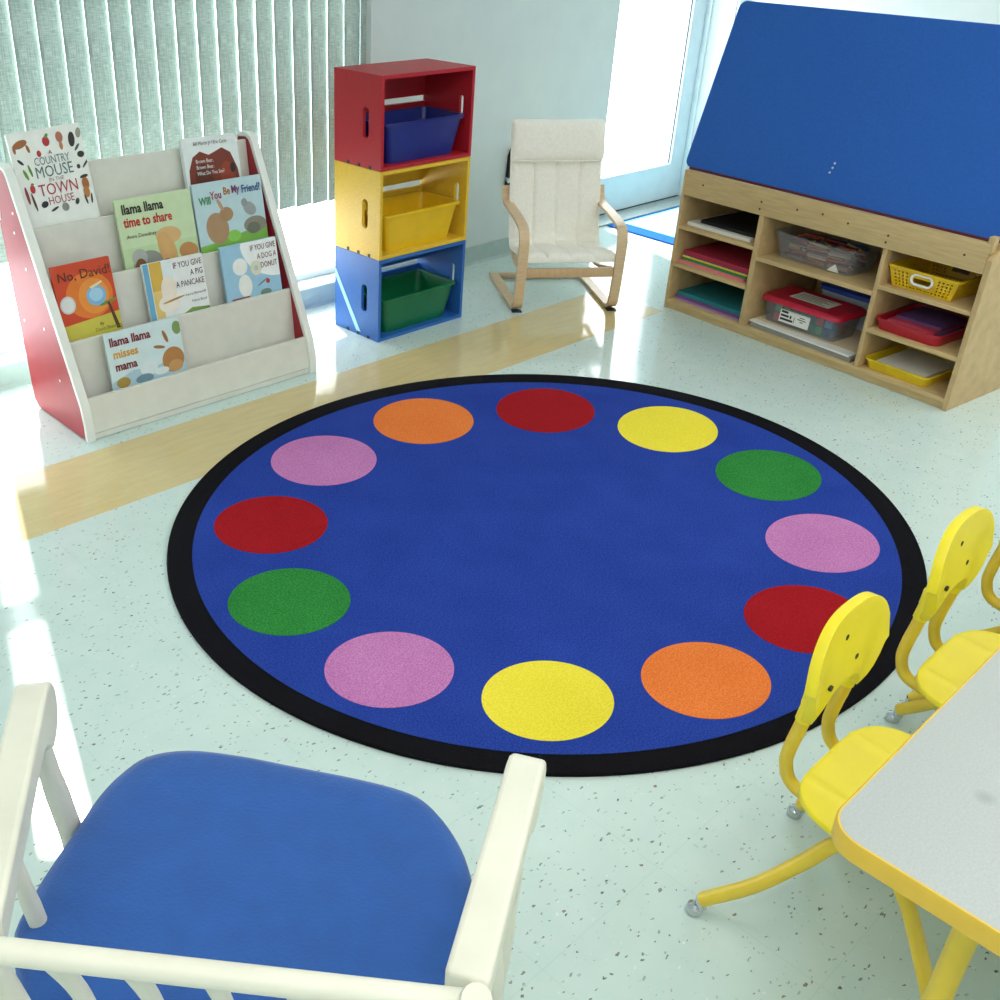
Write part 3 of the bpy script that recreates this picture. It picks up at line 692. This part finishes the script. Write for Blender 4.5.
# left column
stack('white foam board lying in the top left shelf, black pad on it', 'paper', .03, .335, .03, .33, .3515, .364, nm='foam_board', cat='board')
stack('black pad lying on the white board in the top left shelf', 'p_blk', .075, .36, .055, .35, .3645, .378, nm='black_pad', cat='pad')
g = 'coloured folders in the middle left shelf'
z = .1955
for lab, mk, u0, u1, d0, th in (('pink folders at the bottom of the middle left shelf stack', 'p_pink', .02, .345, .025, .012), ('green folders above pink ones in the middle left shelf', 'p_green', .03, .35, .035, .012), ('yellow folders between green and red ones', 'p_yel', .03, .352, .032, .006), ('thin navy folder under the dark red folders', 'p_navy', .032, .35, .036, .004), ('dark red folders topping the middle left shelf stack', 'p_red', .035, .352, .035, .018)):
    stack(lab, mk, u0, u1, d0, d0 + .30, z, z + th, g, nm='folder_stack', cat='folders'); z += th + .0004
z = .0405; g = 'coloured folders in the bottom left shelf'
for lab, mk, u0, u1, d0, th in (('lilac folders at the bottom of the lowest left shelf', 'p_lilac', .03, .352, .028, .007), ('purple folders beneath the teal ones', 'p_purple', .026, .35, .034, .010), ('teal folders topping the lowest left shelf stack', 'p_teal', .03, .352, .038, .016)):
    stack(lab, mk, u0, u1, d0, d0 + .31, z, z + th, g, nm='folder_stack', cat='folders'); z += th + .0004
# clear tub of crayons
tb = place('plastic_tub', 'open clear plastic tub full of crayons on the upper middle shelf', 'tub', .590, .15, .319)
ob('tub_body', tub_bm(.312, .162, .345, .188, .095, .0025, .008, .010, .03), M['clear'], tb, 35)
bm = bmesh.new(); prism(bm, [(-.02, .0), (.03, .0), (.012, .03)], XZ, -.001, 0); o = ob('paper_tag', bm, M['paper'], tb, 0, loc=(.085, -.081, .004)); o.rotation_euler = (math.radians(8), 0, 0)
wax = [flat('wax_' + str(i), h, .5) for i, h in enumerate(('B98A80', '8C2A24', 'D8B898', '2A6A8E', 'A8782A', '5E1A3E', 'C85A5A', '1E2A4E', '5E3A28', 'C8582E'))]
protos = []
for i, m in enumerate(wax):
    bm = bmesh.new(); tube(bm, [(-.042, 0, 0), (.034, 0, 0)], .0045, 8, smooth=False); tube(bm, [(.034, 0, 0), (.042, 0, 0)], [.004, .0015], 8, smooth=False)
    o = ob('crayon', bm, m, None, 40); protos.append(o)
ci = 0
for lay in range(8):
    zc = .319 + .0085 + lay * .0094; half = .118 + lay * .0035
    for q in range(3):
        for r_ in range(6):
            p = protos[ci % 10]; o = p if ci < 10 else p.copy()
            if ci >= 10: C.objects.link(o)
            uu = (-1 + q) * .088; dd = -.056 + r_ * .0225
            o.location = cab(.590 + uu, .15 + dd + random.uniform(-.003, .003), zc); o.rotation_euler = (0, random.uniform(-.02, .02), CR + random.uniform(-.45, .45) * (2.2 if 0 < r_ < 5 else .6) + (PI if random.random() < .5 else 0))
            tag(o, 'wax crayon among many in the open clear tub', 'crayon', 'crayons in the clear tub'); ci += 1
            o['_'] = 0; del o['_']
# papers under the lidded box
stack('grey card sheets at the bottom of the lower middle shelf', 'greyp', .415, .86, .02, .40, .0405, .056, skew=.004)
stack('white poster sheets under the lidded box', 'paper', .4015, .85, .03, .40, .0565, .0625, skew=.012)
stack('manila paper sheet directly beneath the red lidded box', 'manila', .405, .845, .055, .41, .0630, .0645, skew=-.01)
lb = place('lidded_box', 'clear plastic box with red lid on the lower middle shelf', 'box', .588, .150, .065)
ob('box_body', tub_bm(.305, .15, .325, .172, .085, .0025, .004, .006, .02), M['clear'], lb, 35)
bm = bmesh.new()
loft(bm, [[(x, y, zz) for x, y in rrect(w_, d_, .03)] for w_, d_, zz in ((.335, .186, .0855), (.352, .2, .0855), (.352, .2, .094), (.345, .195, .1), (.33, .18, .106), (.32, .17, .105))])
lid = ob('lid', bm, M['redlid'], lb, 35); lid['label'] = 'red lid'
bm = bmesh.new(); box(bm, -.085, .085, -.04, .05, .1066, .1072); ll = ob('lid_label', bm, M['paper'], lid, 0)
bm = bmesh.new()
for i in range(5): box(bm, -.075, .06 - .02 * (i % 2), -.03 + i * .015, -.024 + i * .015, .1073, .1075)
ob('print', bm, M['greyp'], ll, 0)
tl2 = Matrix.Translation((-.02, -.0845, .045)) @ Matrix.Rotation(math.radians(-6), 4, 'X')
bm = bmesh.new(); box(bm, -.06, .07, -.001, 0, -.026, .022, T=tl2); fl_ = ob('front_label', bm, M['paper'], lb, 0)
bm = bmesh.new()
for a, b, c, d_ in ((-.055, -.025, .010, .018), (-.055, -.02, -.004, .004), (-.015, -.008, -.006, .006), (-.055, .0, -.018, -.010), (.004, .006, -.018, .004), (.018, .055, .0, .003), (.026, .048, .008, .011), (.03, .044, -.008, -.005)): box(bm, a, b, -.0016, -.0011, c, d_, T=tl2)
ob('print', bm, M['seal'], fl_, 0)
bc = [flat('block_' + str(i), h, .4) for i, h in enumerate(('D8525E', '2E6AA0', '1F8A7A', '2E9A5A', '24507E', '1C7A70', 'B83A4A', '3A8AB0'))]
bl = []
for i, m in enumerate(bc):
    bm = bmesh.new(); box(bm, -.0165, .0165, -.0165, .0165, 0, .033, .003); bl.append(ob('counting_block', bm, m, None, 40))
ci = 0
for lay in range(2):
    for i in range(7):
        for j in range(3):
            o = bl[(i * 2 // 3 + j + lay * 3) % 8]
            o = o.copy() if o.get('category') else o
            if o.name not in C.objects: C.objects.link(o)
            o.location = cab(.588 + (-3 + i) * .0365, .150 + (-1 + j) * .0385, .0685 + lay * .0345); o.rotation_euler = (0, 0, CR)
            tag(o, 'small plastic block inside the clear red lidded box', 'block', 'blocks in the red lidded box')
# white container with blue edge at the back
wc = place('plastic_container', 'pale container with blue rim standing behind the red lidded box', 'container', .645, .318, .065)
ob('container_body', tub_bm(.24, .06, .25, .07, .112, .003, .002, .004, .02), flat('frosted_white', 'C9D6E6', .4), wc, 35)
bm = bmesh.new(); loft(bm, [[(x, y, zz) for x, y in rrect(w_, d_, .02)] for w_, d_, zz in ((.256, .078, .1125), (.262, .082, .114), (.262, .082, .129), (.25, .07, .131))]); ob('lid', bm, flat('blue_lid', '2F56C8', .35), wc, 35)['label'] = 'blue lid'

# right column: perforated basket
bk = place('storage_basket', 'yellow perforated basket with white handle on the top right shelf', 'basket', 1.030, .03, .347)
BW0, BW1, BH, BD0, BD1 = .208, .246, .068, .24, .26
def wallp(p00, p10, p01, p11, nx, nz, hole):
    bm = bmesh.new(); p00, p10, p01, p11 = map(Vector, (p00, p10, p01, p11))
    V = [[bm.verts.new((p00.lerp(p10, i / nx)).lerp(p01.lerp(p11, i / nx), k / nz)) for i in range(nx + 1)] for k in range(nz + 1)]
    for k in range(nz):
        for i in range(nx):
            if not hole(i, k): bm.faces.new([V[k][i], V[k][i + 1], V[k + 1][i + 1], V[k + 1][i]])
    return bm
def hf(i, k):
    if 10 <= i <= 22: return (abs(i - 16) <= 4 and 5 <= k <= 7) or (k == 1 and i % 2 == 0)
    return i % 2 == 0 and k % 2 == 1 and k < 10 and 1 < i < 31
h0, h1 = BW0 / 2, BW1 / 2
ob('front_wall', wallp((-h0, .012, 0), (h0, .012, 0), (-h1, 0, BH), (h1, 0, BH), 33, 12, hf), M['b_yel'], bk, 0, solid=.003)
ob('back_wall', wallp((-h0, BD0, 0), (h0, BD0, 0), (-h1, BD1, BH), (h1, BD1, BH), 33, 12, hf), M['b_yel'], bk, 0, solid=.003)
for s in (-1, 1):
    ob('side_wall', wallp((s * h0, .012, 0), (s * h0, BD0, 0), (s * h1, 0, BH), (s * h1, BD1, BH), 33, 12, lambda i, k: i % 2 == 0 and k % 2 == 1 and k < 10 and 1 < i < 31), M['b_yel'], bk, 0, solid=.003)
bm = bmesh.new(); box(bm, -h0, h0, .012, BD0, 0.0008, .003); ob('basket_base', bm, M['b_yel'], bk, 0)
bm = bmesh.new(); R0 = [(x, y + BD1 / 2) for x, y in rrect(BW1 + .012, BD1 + .012, .014)]; R1 = [(x, y + BD1 / 2) for x, y in rrect(BW1 - .003, BD1 - .003, .01)]
loft(bm, [[(x, y, zz) for x, y in r] for r, zz in ((R0, BH - .004), (R0, BH + .004), (R1, BH + .004), (R1, BH - .004), (R0, BH - .004))], cap=False); ob('rim', bm, M['b_yel'], bk, 35)
bm = bmesh.new(); P = rrect(.074, .034, .0169, 8); P.append(P[0]); tube(bm, [(x, -.001 + (.045 - zz) * .0, zz + .042) for x, zz in P], .0045, 8, 1, smooth=False); ob('handle', bm, M['paper'], bk, 60)['label'] = 'white oval handle ring'
# red tray with papers
rt = place('paper_tray', 'red plastic tray holding pink and purple papers, middle right shelf', 'tray', 1.03, .15, .1895, 'trays on the right shelves')
ob('tray_body', tub_bm(.222, .25, .240, .27, .042, .003, .004, .005, .025), flat('red_tray', 'B81E30', .35), rt, 35)
z = .1938
for lab, mk, th, u0, u1, d0, sk in (('blue paper at the bottom of the red tray', 'p_blue', .014, .962, 1.124, .048, -.006), ('bright pink papers in the red tray', 'p_pink', .012, .934, 1.100, .046, .008),
                                    ('dark pink papers in the red tray, above the bright pink', 'p_dkpink', .008, .940, 1.108, .056, .004), ('violet paper sheets topping the red tray', 'p_violet', .007, .948, 1.112, .085, -.004)):
    stack(lab, mk, u0, u1, d0, .262, z, z + th, 'papers in the red tray', skew=sk, nm='paper_stack'); z += th + .0004
yt = place('paper_tray', 'yellow plastic tray holding white paper, bottom right shelf', 'tray', 1.028, .16, .0405, 'trays on the right shelves')
ob('tray_body', tub_bm(.225, .26, .242, .28, .038, .003, .004, .005, .025), flat('yellow_tray', 'EACA22', .35), yt, 35)
stack('white copy paper stack inside the yellow tray', 'paper', .935, 1.12, .055, .27, .0445, .068)

# ------------------------------------------------------------------ yellow school chairs
def make_chair(label, cx, cy=.28, rz=0):
    t = thing('school_chair', label, 'chair', (cx, cy, 0), rz, 'yellow school chairs along the table')
    # seat shell
    bm = bmesh.new(); n = 28; V = {}
    for i in range(n + 1):
        for j in range(n + 1):
            a, b = 2 * i / n - 1, 2 * j / n - 1
            mx_ = max(abs(a), abs(b)); th = math.atan2(b, a); ex = 3.6
            rr_ = mx_ / (abs(math.cos(th)) ** ex + abs(math.sin(th)) ** ex) ** (1 / ex); x, y = rr_ * math.cos(th), rr_ * math.sin(th)
            X = x * .147; Y = y * .146 + .010
            zz = .293 + .010 * x * x - .022 * max(0, -y - .55) ** 1.5 + .008 * max(0, y) ** 2
            zz += .0035 * math.exp(-((abs(X) - .072) / .008) ** 2)
            V[i, j] = bm.verts.new((X, Y, zz))
    for i in range(n):
        for j in range(n): bm.faces.new([V[i, j], V[i + 1, j], V[i + 1, j + 1], V[i, j + 1]])
    ob('seat', bm, M['ychair'], t, 180, solid=.011, bevel=.003)
    # backrest shell
    bm = bmesh.new(); n = 32; rows = 12; V = {}
    for i in range(n + 1):
        s = 2 * i / n - 1; ax = abs(s); X = s * .114 - .008
        zt = .488 + .096 * (max(0, 1 - ax ** 3)) ** .5
        zb = .456 + .045 * max(0, (ax - .74) / .26) ** 2 - .048 * math.exp(-((ax - .62) / .20) ** 2)
        zb = min(zb, zt - .002)
        for j in range(rows + 1):
            zz = zb + (zt - zb) * j / rows
            yy = .160 + .012 * math.exp(-((ax - .62) / .2) ** 2) * max(0, 1 - (zz - .41) / .12) - .008 * s * s + .12 * max(0, zz - .43)
            V[i, j] = bm.verts.new((X, yy, zz))
    for i in range(n):
        for j in range(rows): bm.faces.new([V[i, j], V[i + 1, j], V[i + 1, j + 1], V[i, j + 1]])
    br = ob('backrest', bm, M['ychair'], t, 180, solid=.016, bevel=.004)
    for x, zz in ((-.065, .53), (.012, .535), (-.066, .452), (.055, .47)):
        pass
    for x, zz in ((-.026, .540), (.016, .488), (-.058, .468)):
        bm = bmesh.new(); y_ = .160 + .12 * max(0, zz - .43) - .008 * ((x + .008) / .114) ** 2
        tube(bm, [(x, y_ - .0088, zz), (x, y_, zz)], .0048, 10, smooth=False); ob('screw', bm, M['seal'], br, 0)
    # tubes
    for s in (-1, 1):
        x = s * .066
        bm = bmesh.new()
        tube(bm, [(x, .1755, .455), (x, .178, .40), (x, .186, .34), (x, .186, .305), (x, .170, .275), (x, .125, .266), (x, .03, .268), (x, -.09, .268)], .0105, 12); ob('back_tube', bm, M['ytube'], t, 60)
        bm = bmesh.new(); tube(bm, [(x, .1785, .398), (x, .175, .43), (x * .98, .174, .46), (x * .96, .1755, .485)], [.0125, .0135, .011, .006], 14); ob('sleeve', bm, M['ychair'], br, 60)
        bm = bmesh.new(); tube(bm, [(s * .07, -.03, .262), (s * .094, .03, .266), (s * .106, .07, .252), (s * .116, .10, .20), (s * .138, .155, .113), (s * .160, .222, .035)], .0125, 12)
        lg = ob('leg', bm, M['ytube'], t, 60); lg['label'] = 'rear leg tube'
        bm = bmesh.new(); lathe(bm, [(.006, .012), (.0095, .018), (.0105, .036), (.009, .042)], 12, (s * .160, .222, 0)); ob('ferrule', bm, M['chrome'], lg)
        bm = bmesh.new(); lathe(bm, [(.009, 0.0), (.0135, .002), (.0145, .009), (.0125, .016), (.006, .02)], 14, (s * .1625, .230, 0)); ob('glide', bm, M['chrome'], lg)
        bm = bmesh.new(); tube(bm, [(s * .07, .0, .260), (s * .112, -.03, .255), (s * .122, -.06, .22), (s * .140, -.13, .10), (s * .148, -.160, .02)], .0115, 12)
        lg = ob('leg', bm, M['ytube'], t, 60); lg['label'] = 'front leg tube'
        bm = bmesh.new(); lathe(bm, [(.009, 0.0), (.0135, .002), (.0145, .009), (.0125, .016), (.006, .02)], 14, (s * .148, -.162, 0)); ob('glide', bm, M['chrome'], lg)
    return t
ch = make_chair('yellow school chair nearest the camera, by the table corner', 1.346)
for lab, cx, rz in (('middle yellow school chair along the table edge', 1.742, 0), ('farthest yellow school chair, half cut off at the right', 2.115, 0)):
    c = copy_tree(ch); c.location.x = cx; c.rotation_euler.z = rz; c['label'] = lab

# ------------------------------------------------------------------ table
tb = thing('activity_table', 'grey speckled activity table with yellow edge at the lower right', 'table', (1.026, .304, 0))
TW, TD, ZT = 2.0, .76, .50
def trc(grow): return rrect(TW + 2 * grow, TD + 2 * grow, .045 + grow, 8, TW / 2 - .025, -TD / 2)
bm = bmesh.new(); prism(bm, trc(-.004), XY, ZT - .028, ZT); ob('tabletop', bm, M['laminate'], tb, 30)
bm = bmesh.new(); o_, i_ = trc(0), trc(-.0042)
loft(bm, [[(x, y, z) for x, y in r] for r, z in ((o_, ZT - .029), (o_, ZT - .003), (trc(-.0015), ZT - .0002), (i_, ZT - .0002), (i_, ZT - .029), (o_, ZT - .029))], cap=False); ob('edge_band', bm, M['yband'], tb, 40)['label'] = 'yellow edge band'
for x in (.10, TW - .15):
    for y in (-.16, -TD + .12):
        bm = bmesh.new(); tube(bm, [(x, y, ZT - .029), (x, y, .03)], .016, 14, smooth=False); lg = ob('leg', bm, M['ytube'], tb, 60)
        bm = bmesh.new(); lathe(bm, [(.014, 0), (.02, .004), (.018, .02), (.012, .03)], 14, (x, y, 0)); ob('glide', bm, M['chrome'], lg)

# ------------------------------------------------------------------ rocking chair in the foreground
RX = Vector((.603, -.798, 0)); RY = Vector((.798, .603, 0)); RO = Vector((.45, .72, 0))
rc = thing('rocking_chair', 'cream painted wooden armchair with blue seat cushion at the lower left', 'chair', RO, math.atan2(-.798, .603))
def rl_(x, y, z): d_ = Vector((x, y, 0)) - RO; return Vector((d_.dot(RX), d_.dot(RY), z))
def arm(front, back, nm='arm'):
    f = rl_(*front); b = rl_(*back); ax = (b - f); L_ = ax.length; ax.normalize()
    side = ax.cross(Vector((0, 0, 1))).normalized(); up = side.cross(ax)
    prof = [(.03 - .042 * math.cos(a), -.040 + .042 * math.sin(a)) for a in (-.9, -.5, -.1, .3, .7, 1.1, 1.5)] + [(L_, 0), (L_, -.042), (.098, -.042), (.084, -.047), (.072, -.060), (.06, -.072), (.045, -.081), (.025, -.081)]
    bm = bmesh.new(); prism(bm, prof, lambda a, b_, h: tuple(f + ax * a + up * b_ + side * h), -.0215, .0215)
    return ob(nm, bm, M['painted'], rc, 35, bevel=.006)
arm((.367, 1.049, .6), (.162, .740, .6)); arm((.742, .554, .6), (.475, .395, .6))
# seat cushion
out = [(.318, .956), (.362, .987), (.410, 1.018), (.452, 1.035), (.497, 1.040), (.548, 1.012), (.60, .952), (.648, .882), (.700, .806), (.735, .745), (.744, .704), (.735, .655), (.712, .605), (.668, .548), (.60, .500), (.50, .455), (.40, .47), (.28, .59), (.20, .74), (.22, .865), (.27, .92)]
bm = bmesh.new()
L0 = catmull([Vector((p[0], p[1], 0)) for p in out] + [Vector((out[0][0], out[0][1], 0))], 4)[:-1]
cx = sum(p.x for p in L0) / len(L0); cy = sum(p.y for p in L0) / len(L0)
rings = []
for s, z in ((.90, .335), (.975, .342), (1.0, .362), (.995, .385), (.965, .398), (.90, .404), (.75, .405), (.5, .402), (.2, .40)):
    rings.append([rl_(cx + (p.x - cx) * s, cy + (p.y - cy) * s, z + .004 * math.sin(9 * p.x + 7 * p.y) * s) for p in L0])
loft(bm, rings); ob('seat_cushion', bm, M['cush'], rc, 180)['label'] = 'blue fabric seat cushion'
bm = bmesh.new(); rings = []
for s, z in ((.93, .300), (.985, .300), (.985, .333), (.93, .333)): rings.append([rl_(cx + (p.x - cx) * s, cy + (p.y - cy) * s, z) for p in L0])
loft(bm, rings); ob('seat_board', bm, M['painted'], rc, 40)
def stick(nm, a, b, r=.014, lab=None):
    bm = bmesh.new(); pa, pb = rl_(*a), rl_(*b)
    tube(bm, [pa, pa.lerp(pb, .5), pb], [r * .85, r, r * 1.1, r, r * .85], 14, 6); o = ob(nm, bm, M['painted'], rc, 60)
    return o
stick('arm_post', (.335, .99, .568), (.405, 1.035, .06), .016); stick('arm_post', (.69, .52, .568), (.745, .575, .06), .016)
stick('arm_spindle', (.235, .85, .568), (.300, .905, .06), .011); stick('arm_spindle', (.57, .45, .568), (.62, .47, .31), .011)
stick('leg', (.22, .70, .30), (.16, .66, .06), .017); stick('leg', (.46, .40, .30), (.43, .36, .06), .017)
stick('stretcher', (.395, 1.03, .14), (.735, .57, .14), .012)
LP = ((.205, .745), (.158, .722), (.122, .688)); RP = ((.505, .42), (.462, .380), (.430, .345)); ZP = (.31, .57, .665)
for P_ in (LP, RP):
    bm = bmesh.new(); pts = [rl_(a, b, z) for (a, b), z in zip(P_, ZP)]
    tube(bm, pts, [.015, .015, .014, .013], 14); ob('back_post', bm, M['painted'], rc, 60)
def backpt(t, z):
    k = (z - ZP[0]) / (ZP[1] - ZP[0]) if z < ZP[1] else 1 + (z - ZP[1]) / (ZP[2] - ZP[1])
    i_ = min(1, int(k)); k -= i_
    l_ = [LP[i_][q] * (1 - k) + LP[i_ + 1][q] * k for q in (0, 1)]; r_ = [RP[i_][q] * (1 - k) + RP[i_ + 1][q] * k for q in (0, 1)]
    return rl_(l_[0] * (1 - t) + r_[0] * t, l_[1] * (1 - t) + r_[1] * t, z)
for z in (.425, .640):
    bm = bmesh.new(); tube(bm, [backpt(0.02, z), backpt(.98, z)], .012, 12, smooth=False); ob('back_rail', bm, M['painted'], rc, 60)
for t_ in (.18, .34, .5, .66, .82):
    bm = bmesh.new(); tube(bm, [backpt(t_, .43), backpt(t_, .53), backpt(t_, .635)], .009, 10); ob('back_spindle', bm, M['painted'], rc, 60)
for sgn, p in ((-1, ((.47, 1.12), (.40, 1.03), (.28, .86), (.14, .62), (.02, .47))), (1, ((.83, .66), (.745, .575), (.60, .46), (.42, .34), (.27, .22)))):
    bm = bmesh.new(); pts = [rl_(a, b, z) for (a, b), z in zip(p, (.052, .028, .0145, .028, .06))]
    lat = (pts[-1] - pts[0]).cross(Vector((0, 0, 1))).normalized()
    ribbon(bm, pts, .026, .028, lat); ob('rocker', bm, M['painted'], rc, 50)

# ------------------------------------------------------------------ camera (a cropped photograph: lens shift)
Mr = ((0.745, -0.667, 0.02), (0.315, 0.378, 0.871), (0.588, 0.642, -0.492))
f, PIT, ROL, aW = 1041, .514, .023, .742
cp, sp_ = math.cos(PIT), math.sin(PIT)
fwd = Vector((0, cp, -sp_)); right = Vector((1, 0, 0)); up = right.cross(fwd)
r2 = math.cos(ROL) * right + math.sin(ROL) * up; u2 = -math.sin(ROL) * right + math.cos(ROL) * up
Rz = Matrix.Rotation(-aW, 3, 'Z')
r2, u2, fw = Rz @ r2, Rz @ u2, Rz @ fwd
cam = bpy.data.cameras.new('camera'); co = bpy.data.objects.new('camera', cam); C.objects.link(co)
m4 = Matrix((r2, u2, -fw)).transposed().to_4x4(); m4.translation = Vector((0, 0, 1.45)); co.matrix_world = m4
cam.sensor_fit = 'HORIZONTAL'; cam.sensor_width = 36; cam.lens = 36 * f / 1000
cam.shift_x = (500 - 387) / 1000; cam.shift_y = -(500 - 494) / 1000; cam.clip_start = .02
bpy.context.scene.camera = co

# ------------------------------------------------------------------ light
wd = bpy.data.worlds.new('sky'); bpy.context.scene.world = wd; wd.use_nodes = True
wd.node_tree.nodes['Background'].inputs[0].default_value = (.90, .97, 1.0, 1); wd.node_tree.nodes['Background'].inputs[1].default_value = 5.0
def area(name, loc, sx, sy, energy, col=(1, 1, 1), rot=(0, 0, 0)):
    l = bpy.data.lights.new(name, 'AREA'); l.shape = 'RECTANGLE'; l.size = sx; l.size_y = sy; l.energy = energy; l.color = col
    o = bpy.data.objects.new(name, l); C.objects.link(o); o.location = loc; o.rotation_euler = rot; return o
for x in (-.9, 1.0, 2.9, 4.6):  # unseen overhead fill lights, added to brighten the room
    for y in (-1.6, .2):
        area('ceiling_fill', (x, y, 2.68), 1.2, .6, {-1.6: 9, .2: 12}[y] * (.8 if x > 2 else 1), (1, .97, .94))
s = bpy.data.lights.new('sun', 'SUN'); s.energy = 7; s.angle = .012; s.color = (1, .97, .92)
so = bpy.data.objects.new('sun', s); C.objects.link(so)
so.rotation_euler = Vector((-.35, -1.0, -1.05)).to_track_quat('-Z', 'Y').to_euler(); so.location = (0, 5, 4)

sc = bpy.context.scene
sc.view_settings.view_transform = 'Standard'; sc.view_settings.look = 'None'; sc.view_settings.gamma = 1; sc.view_settings.use_curve_mapping = False
sc.view_settings.exposure = 0.52
sc.cycles.use_denoising = True
sc.cycles.max_bounces = 8; sc.cycles.diffuse_bounces = 5; sc.cycles.transparent_max_bounces = 16; sc.cycles.sample_clamp_indirect = 6
